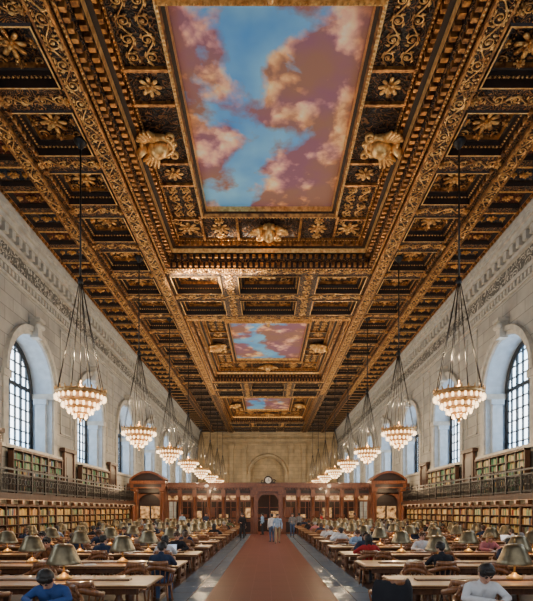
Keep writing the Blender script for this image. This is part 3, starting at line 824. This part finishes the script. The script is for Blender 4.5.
# ------------------------------------------------------------------ chair (faces +Y)
ch=empty('library_chair',(0,0,0),0,'oak armchair with curved back rail and spindles','chair','oak chairs at the reading tables')
cparts=[]
t=MB(); n=16
vs=[];
for z in (.42,.46):
    for i in range(n):
        a=2*pi*i/n; rr=.24 if z>.43 else .22
        vs.append((rr*1.02*math.copysign(abs(math.cos(a))**.7,math.cos(a)),rr*math.copysign(abs(math.sin(a))**.7,math.sin(a)),z))
t.add(vs,[tuple(range(n))[::-1],tuple(range(n,2*n))]+[(i,(i+1)%n,n+(i+1)%n,n+i) for i in range(n)],0)
cparts.append(('seat',t))
for (x,y) in ((-.18,.17),(.18,.17),(-.17,-.17),(.17,-.17)):
    t=MB(); t.tube([(x,y,.43),(x*1.08,y*1.08,.25),(x*1.18,y*1.2,0)],[.022,.024,.017],6,0,ref=(0,1,0)); cparts.append(('leg',t))
t=MB(); 
arcp=[(.29*math.cos(a),-.02+.25*math.sin(a),.70+.10*max(0,-math.sin(a))**2) for a in [pi*1.0-.55+ (pi+1.1)*k/18 for k in range(19)]]
t.tube(arcp,[.02+.014*math.sin(pi*k/18) for k in range(19)],6,0,flat=1.6)
crest=[(.2*math.cos(a),-.02+.26*math.sin(a)-.01,.87) for a in [pi*1.15+pi*.7*k/10 for k in range(11)]]
t.tube(crest,.025,6,0,flat=2.0)
for q in (0,10): t.tube([crest[q],(crest[q][0]*1.25,crest[q][1],.76)],.018,5,0,ref=(0,1,0))
cparts.append(('back_rail',t))
for a in [pi*1.05+pi*.9*k/7 for k in range(8)]:
    t=MB(); t.tube([(.2*math.cos(a),.19*math.sin(a),.45),(.28*math.cos(a),-.02+.245*math.sin(a),.72+.06*max(0,-math.sin(a)))],.011,5,0,ref=(0,1,0)); cparts.append(('spindle',t))
for a in [pi*1.22+pi*.56*k/4 for k in range(5)]:
    t=MB(); t.tube([(.28*math.cos(a),-.02+.25*math.sin(a),.78),(.2*math.cos(a),-.03+.26*math.sin(a),.87)],.012,5,0,ref=(0,1,0)); cparts.append(('spindle',t))
for x in (-.26,.26):
    t=MB(); t.tube([(x*.85,.1,.45),(x*1.05,.12,.71)],.016,5,0,ref=(0,1,0)); cparts.append(('arm_post',t))
allc=MB()
for nm,t in cparts:
    mk(nm,t,M_chair,parent=ch); allc.merge(t,I4)
chs=mk('library_chair',allc,M_chair,label='oak armchair with curved back rail and spindles',cat='chair',group='oak chairs at the reading tables')
used=[False,False]
def put_chair(x,y,rz):
    nearf=y<12.5; src=ch if nearf else chs; i=0 if nearf else 1
    if not used[i]: used[i]=True; src.location=(x,y,0); src.rotation_euler=(0,0,rz)
    else: dup(src,(x,y,0),rz)

# ------------------------------------------------------------------ people
SKIN,SHIRT,PANTS,SHOE,EYE,LIP=range(6)
M_skin=pm('skin',(.62,.36,.25),(.56,.31,.21),6,.5); M_skin2=pm('skin_tan',(.36,.19,.11),(.3,.16,.1),6,.5)
M_eye=pm('eye',(.03,.02,.015),(.05,.03,.02),6,.2); M_lip=pm('lips',(.45,.15,.13),(.4,.13,.11),6,.4)
M_shoe=pm('shoe_leather',(.04,.03,.025),(.06,.04,.03),6,.4)
def cloth(n,c): return pm(n,c,tuple(x*.75 for x in c),4,.85,0,.15)
SH=dict(blue=cloth('blue_jacket',(.03,.09,.30)),white=cloth('white_shirt',(.82,.82,.84)),navy=cloth('navy_jacket',(.025,.04,.085)),red=cloth('red_jacket',(.5,.02,.02)),
 black=cloth('black_coat',(.015,.015,.02)),grey=cloth('grey_sweater',(.2,.21,.23)),light=cloth('light_blue_shirt',(.36,.52,.75)),brown=cloth('brown_sweater',(.2,.09,.04)),green=cloth('olive_shirt',(.13,.16,.06)),pink=cloth('pink_top',(.58,.2,.22)))
PT=dict(jean=cloth('blue_jeans',(.08,.13,.25)),dark=cloth('dark_trousers',(.03,.03,.035)),tan=cloth('khaki_trousers',(.42,.32,.2)))
HR=dict(black=pm('black_hair',(.012,.01,.009),(.03,.022,.018),20,.5,0,.4),brown=pm('brown_hair',(.10,.05,.025),(.06,.03,.015),20,.5,0,.4),grey=pm('grey_hair',(.35,.34,.33),(.22,.21,.2),20,.6,0,.4),blond=pm('blond_hair',(.5,.33,.14),(.36,.22,.09),20,.5,0,.4))
def V(*a): return Vector(a)
def head(P,hc,f,u):
    r=V(1,0,0)
    P.append((hc-.02*u-.005*f,hc+.028*u-.012*f,.086,.09,SKIN)); P.append((hc-.02*u+.02*f,hc-.08*u+.045*f,.07,.042,SKIN))
    P.append((hc+.082*f+.0*u,hc+.103*f-.03*u,.010,.015,SKIN))
    for e in (-1,1):
        P.append((hc+.078*f+e*.031*r+.004*u,)*2+(.013,.013,EYE)); P.append((hc+e*.088*r-.015*u,hc+e*.09*r+.015*u,.014,.018,SKIN))
        P.append((hc+.082*f+e*.045*r+.026*u,hc+.088*f+e*.02*r+.028*u,.007,.008,EYE))
    P.append((hc+.088*f-.05*u-.018*r,hc+.088*f-.05*u+.018*r,.008,.008,LIP))
def hand(P,w,d,nrm,s):
    d=d.normalized(); side=d.cross(nrm).normalized()*s
    for q in (-.022,0,.022): P.append((w+.02*d+q*side,w+.075*d+q*1.2*side,.017,.015,SKIN))
    for i,(q,l) in enumerate(((-.036,.062),(-.013,.075),(.011,.07),(.034,.052))):
        a=w+.085*d+q*side; b_=a+d*l*.55+nrm*.006; c=b_+d*l*.4+nrm*.028
        P.append((a,b_,.0095,.009,SKIN)); P.append((b_,c,.009,.007,SKIN))
    a=w+.03*d-.03*side; b_=a+.03*d-.03*side; P.append((a,b_,.013,.011,SKIN)); P.append((b_,b_+.03*d+.006*nrm,.011,.009,SKIN))
def torso(P,pel,nb,w=1.0):
    ax=(nb-pel)
    for e in (-1,1):
        P.append((pel+V(e*.075,0,0),pel+ax*.45+V(e*.065*w,-.005,0),.115,.10,SHIRT)); P.append((pel+ax*.45+V(e*.065*w,0,0),pel+ax*.82+V(e*.085*w,0.0,0),.10,.105,SHIRT))
    P.append((pel+ax*.9-V(.14*w,0,0),pel+ax*.9+V(.14*w,0,0),.068,.068,SHIRT))
    P.append((pel+ax*.92,nb+ax.normalized()*.03,.085,.06,SHIRT))
    for e in (-1,1): P.append((pel+V(e*.06,-.02,-.02),pel+V(e*.09,.02,-.02),.11,.1,PANTS))
def sit(lean,pitch,arms='desk',turn=0,w=1.0):
    P=[]; pel=V(0,-.04,.56); d=V(0,math.sin(lean),math.cos(lean)); nb=pel+.46*d; torso(P,pel,nb,w)
    p=lean*.6+pitch; u=V(0,math.sin(p),math.cos(p)); f=V(0,math.cos(p),-math.sin(p))
    P.append((nb,nb+.09*(d+u).normalized(),.056,.052,SKIN)); hc=nb+.075*d+.10*u+.01*f
    head(P,hc,f,u)
    for e in (-1,1):
        kn=V(e*.13,.40,.53); an=V(e*.13,.38,.09)
        P.append((V(e*.10,-.02,.54),kn,.092,.062,PANTS)); P.append((kn,an,.06,.042,PANTS)); P.append((an+V(0,-.03,-.04),an+V(e*.02,.15,-.05),.042,.034,SHOE))
        sh=nb-.05*d+V(e*.175*w,0,0)
        if arms=='desk': el=V(e*.27,max(.2,sh.y+.12),.82); wr=V(e*.11,el.y+.2,.81)
        elif arms=='wide': el=V(e*.33,max(.2,sh.y+.08),.83); wr=V(e*.17,el.y+.2,.81)
        elif arms=='chin' and e==1: el=V(.2,.3,.82); wr=hc+f*.085-u*.13+V(.05,0,0)
        else: el=V(e*.27,max(.2,sh.y+.12),.82); wr=V(-.02 if e==1 else -.12,el.y+.18,.81)
        P.append((sh,el,.056,.045,SHIRT)); P.append((el,wr,.044,.031,SHIRT)); P.append((wr,wr+(wr-el).normalized()*.02,.027,.026,SKIN))
        dd=(wr-el).normalized()
        if arms=='chin' and e==1: dd=V(-.2,.1,1).normalized(); nn=V(0,-1,0)
        else: nn=V(0,0,-1); dd=V(dd.x*.5,dd.y,0).normalized()
        hand(P,wr+dd*.01,dd,nn,e)
    return P,hc,f,u
def stand(step=.0,arm='down'):
    P=[]; pel=V(0,0,.96); nb=V(0,.02,1.45); torso(P,pel,nb)
    u=V(0,0,1); f=V(0,1,0); P.append((nb,nb+V(0,.01,.09),.056,.052,SKIN)); hc=nb+V(0,.015,.175); head(P,hc,f,u)
    for e in (-1,1):
        st=step*e; kn=V(e*.10,.5*st+.04,.50+abs(st)*.02); an=V(e*.10,st-.02,.10 if st>=0 else .14)
        P.append((V(e*.09,0,.92),kn,.09,.06,PANTS)); P.append((kn,an,.058,.042,PANTS)); P.append((an+V(0,-.03,-.05),an+V(e*.02,.16,-.06 if st>=0 else -.09),.042,.034,SHOE))
        sh=V(e*.18,.02,1.40)
        if arm=='down' or e==-1: el=V(e*.25,-.03-st*.4,1.13); wr=V(e*.24,.06-st*.8,.88); dd=V(0,.1,-1).normalized(); nn=V(-e,0,0)
        else: el=V(e*.25,.0,1.12); wr=V(e*.12,.25,1.12); dd=V(-.6,.8,0).normalized(); nn=V(0,0,-1)
        P.append((sh,el,.056,.044,SHIRT)); P.append((el,wr,.043,.031,SHIRT)); P.append((wr,wr+dd*.02,.027,.026,SKIN)); hand(P,wr+dd*.01,dd,nn,e)
    return P,hc,f,u
def body_mesh(name,P,vox=.011):
    t=MB()
    for (a,b_,r0,r1,m) in P: t.cap(a,b_,r0,r1,m,14,8)
    me=t.mesh(name,[M_skin]); o=bpy.data.objects.new('tmp',me); COL.objects.link(o)
    md=o.modifiers.new('r','REMESH'); md.mode='VOXEL'; md.voxel_size=vox; md.use_smooth_shade=True
    s_=o.modifiers.new('s','SMOOTH'); s_.iterations=3; s_.factor=.5
    dg=bpy.context.evaluated_depsgraph_get(); ev=o.evaluated_get(dg); nm=bpy.data.meshes.new_from_object(ev)
    bpy.data.objects.remove(o); bpy.data.meshes.remove(me)
    nf=len(nm.polygons); C=np.empty(nf*3); nm.polygons.foreach_get('center',C); C=C.reshape(-1,3)
    best=np.full(nf,1e9); mi=np.zeros(nf,dtype=np.int32)
    for (a,b_,r0,r1,m) in P:
        a=np.array(a);b2=np.array(b_);ab=b2-a; L2=max(ab@ab,1e-9); tt=np.clip(((C-a)@ab)/L2,0,1)
        dd=np.linalg.norm(C-(a+tt[:,None]*ab),axis=1)-(r0+(r1-r0)*tt)
        k=dd<best; best[k]=dd[k]; mi[k]=m
    nm.materials.clear()
    for m in (M_skin,SH['navy'],PT['dark'],M_shoe,M_eye,M_lip): nm.materials.append(m)
    nm.polygons.foreach_set('material_index',mi); nm.polygons.foreach_set('use_smooth',[True]*nf); nm.name=name
    return nm
def hair_mesh(hc,f,u,long_=False):
    t=MB(); c=hc-.022*f+.026*u
    t.cap(c,c,.103,.103,0,16,12)
    t.cap(hc+.05*f+.085*u-.03*V(1,0,0),hc+.05*f+.085*u+.03*V(1,0,0),.035,.035,0,8,6)
    t.cap(hc-.05*f+.02*u,hc-.055*f-.05*u,.085,.06,0,12,8)
    if long_:
        for e in (-1,0,1): t.cap(hc-.05*f+e*.045*V(1,0,0),hc-.07*f+e*.06*V(1,0,0)-V(0,0,.22),.055,.03,0,8,6)
    return t.mesh('hair',[HR['black']])
POSES={}
for nm,args in dict(read=sit(.28,.45),write=sit(.38,.5,'mixed'),up=sit(.12,.15,'wide'),chin=sit(.25,.2,'chin'),bent=sit(.55,.65,'desk'),stand=stand(0,'hold'),walk=stand(.2,'down')).items():
    P,hc,f,u=args; vox=.009 if nm in ('write','bent') else .0115
    POSES[nm]=(body_mesh('person_body',P,vox),hair_mesh(hc,f,u,False),hair_mesh(hc,f,u,True))
CN=dict(blue='a blue jacket',white='a white shirt',navy='a navy jacket',red='a red jacket',black='a black coat',grey='a grey sweater',light='a light blue shirt',brown='a brown sweater',green='an olive shirt',pink='a pink top')
def person(x,y,rz,pose,shirt,pants='dark',hair='black',long_=False,skin=0,label=None):
    me,h1,h2=POSES[pose]
    act={'read':'seated reading at a table','write':'seated writing at a table','up':'seated upright at a table','chin':'seated resting chin on hand','bent':'seated bent low over a table','stand':'standing in the aisle','walk':'walking along the aisle'}[pose]
    o=mk('person',None,None,me=me,loc=(x,y,0),rotz=rz,label=label or 'person in %s %s'%(CN[shirt],act),cat='person')
    for i,m in ((0,M_skin2 if skin else M_skin),(1,SH[shirt]),(2,PT[pants])):
        o.material_slots[i].link='OBJECT'; o.material_slots[i].material=m
    h=mk('hair',None,None,me=h2 if long_ else h1,parent=o)
    h.material_slots[0].link='OBJECT'; h.material_slots[0].material=HR[hair]
    return o
def laptop_at(x,y,rz):
    global LT
    if LT is None:
        e=empty('laptop',(0,0,0),0,'open silver laptop on a reading table','laptop','laptops on the tables')
        t=MB(); t.box(-.17,.17,-.12,.12,0,.018,0); t.box(-.14,.14,-.02,.09,.018,.02,1); mk('keyboard_base',t,[M_silver,M_iron],parent=e)
        t=MB(); t.add([(-.17,-.12,.018),(.17,-.12,.018),(.17,-.20,.235),(-.17,-.20,.235),(-.17,-.13,.018),(.17,-.13,.018),(.17,-.21,.235),(-.17,-.21,.235)],[(0,1,2,3),(4,7,6,5),(0,3,7,4),(1,5,6,2),(3,2,6,7),(0,4,5,1)],0)
        t.quad((-.155,-.1215,.03),(.155,-.1215,.03),(.155,-.196,.225),(-.155,-.196,.225),1)
        mk('display',t,[M_silver,M_lcd],parent=e); LT=e; e.location=(x,y,.762); e.rotation_euler=(0,0,rz+pi)
    else: dup(LT,(x,y,.762),rz+pi)
LT=None; M_silver=pm('laptop_silver',(.5,.5,.52),(.42,.42,.44),6,.35,.7); M_lcd=pm('laptop_display',(.5,.65,.9),(.8,.85,.95),12,.3,0,0,emis=.8)
ob=MB()
for s in (-1,1):
    ob.box(0,s*.17,-.12,.12,0,.006,1)
    vs=[]; n=6
    for i in range(n+1):
        x=s*.16*i/n; z=.01+.022*math.sin(pi*min(1,.2+.8*i/n)); vs+=[(x,-.11,z),(x,.11,z)]
    ob.add(vs,[(2*i,2*i+2,2*i+3,2*i+1) for i in range(n)],0)
    ob.box(s*.158,s*.162,-.11,.11,.004,.02,0)
obm=ob.mesh('open_book',[M_paper,MBK[0]])
pp=MB(); pp.box(-.11,.11,-.15,.15,0,.004,0); pp.box(-.08,.13,-.12,.16,.004,.006,0); ppm=pp.mesh('paper_sheets',[M_paper])
def item(kind,x,y,rz):
    if kind=='laptop': laptop_at(x,y,rz)
    elif kind=='book': mk('open_book',None,None,me=obm,loc=(x,y,.762),rotz=rz,label='open book with white pages on a reading table',cat='book',group='open books on the tables')
    else: mk('paper_sheets',None,None,me=ppm,loc=(x,y,.762),rotz=rz+.2,label='loose white paper sheets on a reading table',cat='paper',group='papers on the tables')

seated=[]
def seat_person(x,row,side,pose,shirt,pants='dark',hair='black',long_=False,skin=0,it='book',label=None,off=.88):
    y=TY[row]+side*off; rz=0 if side<0 else pi
    person(x,y,rz,pose,shirt,pants,hair,long_,skin,label); put_chair(x,y+side*.02,rz); seated.append((x,y))
    if it: item(it,x+R.uniform(-.03,.03),TY[row]+side*.25,rz)
seat_person(-2.8,0,1,'bent','blue','jean','black',label='person in a blue jacket bent low over the table')
seat_person(2.62,0,1,'write','white','dark','black',it='paper',label='person in a white sweater writing at the table')
seat_person(-2.25,2,-1,'read','navy','jean','black')
seat_person(2.5,3,-1,'up','red','dark','black',True)
seat_person(3.45,2,-1,'read','black','dark','black')
seat_person(5.55,2,1,'read','navy','dark','black')
seat_person(4.4,3,1,'up','white','dark','brown')
seat_person(-5.25,2,1,'chin','brown','dark','black')
seat_person(3.0,4,1,'read','light','dark','brown')
seat_person(2.6,5,-1,'up','white','dark','black')
seat_person(2.6,6,-1,'read','white','jean','brown')
seat_person(-2.9,4,1,'read','navy','dark','black')
seat_person(6.3,3,1,'read','pink','dark','blond',True)
seat_person(-6.6,3,1,'up','black','dark','black')
# chair at the table end with a black coat draped over its back
put_chair(1.72,7.45,.25)
t=MB(); n=12; vs=[]; fs=[]
for j,(z,r) in enumerate(((.44,.335),(.60,.33),(.76,.325),(.86,.30),(.905,.275),(.90,.24),(.80,.235))):
    for i in range(n+1):
        a=pi*1.08+pi*.84*i/n
        vs.append(((r+.012*math.sin(i*2.3+j))*math.cos(a),-.02+(r-.02+.012*math.cos(i*1.9+j))*math.sin(a),z))
for j in range(6):
    for i in range(n): fs.append((j*(n+1)+i,j*(n+1)+i+1,(j+1)*(n+1)+i+1,(j+1)*(n+1)+i))
t.add(vs,fs,0,True)
mk('coat',t,SH['black'],loc=(1.72,7.45,0),rotz=.25,label='black coat draped over the back of an oak chair',cat='coat')
SC=(2.7,4.25,5.75,7.3,8.85)
cols=list(SH.keys()); wts=[2,4,5,1.2,6,3,2.5,1.5,1,1]
for k,ty in enumerate(TY):
    for s in (-1,1):
        for side in (-1,1):
            if k==0 and side==-1: continue
            for x in SC:
                xx=s*x+R.uniform(-.12,.12); y=ty+side*(.92+R.uniform(-.02,.12))
                if any(abs(a-xx)<.85 and abs(b_-y)<.5 for a,b_ in seated): continue
                rz=(0 if side<0 else pi)
                if k>=3 and R.random()<.40:
                    seat_person(xx,k,side,R.choice(['read','up','chin','write','read']),R.choices(cols,wts)[0],R.choice(['jean','dark','tan']),R.choices(['black','brown','grey','blond'],[5,4,1,1])[0],R.random()<.35,R.random()<.3,R.choice(['book','laptop','paper','book',None]))
                else: put_chair(xx,y,rz+R.uniform(-.25,.25))
                if R.random()<.15 and 0<k: item(R.choice(['book','paper']),xx+.5,ty+side*.35,rz+R.uniform(-.4,.4))
person(.52,29.3,pi,'walk','light','tan','brown',label='person in a light blue shirt walking down the aisle')
person(.2,30.6,.4,'stand','white','jean','black',label='person in a white shirt standing in the aisle')
person(-1.75,33.5,pi,'stand','black','dark','black')
person(-1.9,36.6,2.2,'walk','navy','dark','black')
person(1.75,36.5,pi,'stand','grey','jean','black')
for i in range(7):
    person(-7+2.3*i+R.uniform(-.4,.4),40.2+R.uniform(-.3,.2),R.choice([0,pi,1.2]),'stand',R.choice(cols),R.choice(['dark','jean']),R.choice(['black','brown']),label=None)

# ------------------------------------------------------------------ lights / world
w=bpy.data.worlds.new('World'); bpy.context.scene.world=w; w.use_nodes=True
bg=w.node_tree.nodes['Background']; bg.inputs[0].default_value=(.85,.92,1,1); bg.inputs[1].default_value=1.0
def spot(loc,tgt,en,col,size,blend=.6):
    Ld=bpy.data.lights.new('sun_glint','SPOT'); Ld.energy=en; Ld.color=col; Ld.spot_size=size; Ld.spot_blend=blend; Ld.shadow_soft_size=.15
    o=bpy.data.objects.new('sun_glint',Ld); COL.objects.link(o); o.location=loc
    o.rotation_euler=(Vector(tgt)-Vector(loc)).to_track_quat('-Z','Y').to_euler()
spot((-11.0,31.2,9.0),(-3.4,28.6,15.4),90000,(1,.82,.58),.40,.9)

# ------------------------------------------------------------------ camera
cam=bpy.data.cameras.new('Camera'); co=bpy.data.objects.new('Camera',cam); COL.objects.link(co)
cam.sensor_fit='HORIZONTAL'; cam.sensor_width=36; cam.lens=500*36/533
cam.shift_x=(266.5-267)/533; cam.shift_y=(511-300.5)/533
co.location=(-.1,0,1.9); co.rotation_euler=(pi/2,0,0); cam.clip_end=300
bpy.context.scene.camera=co
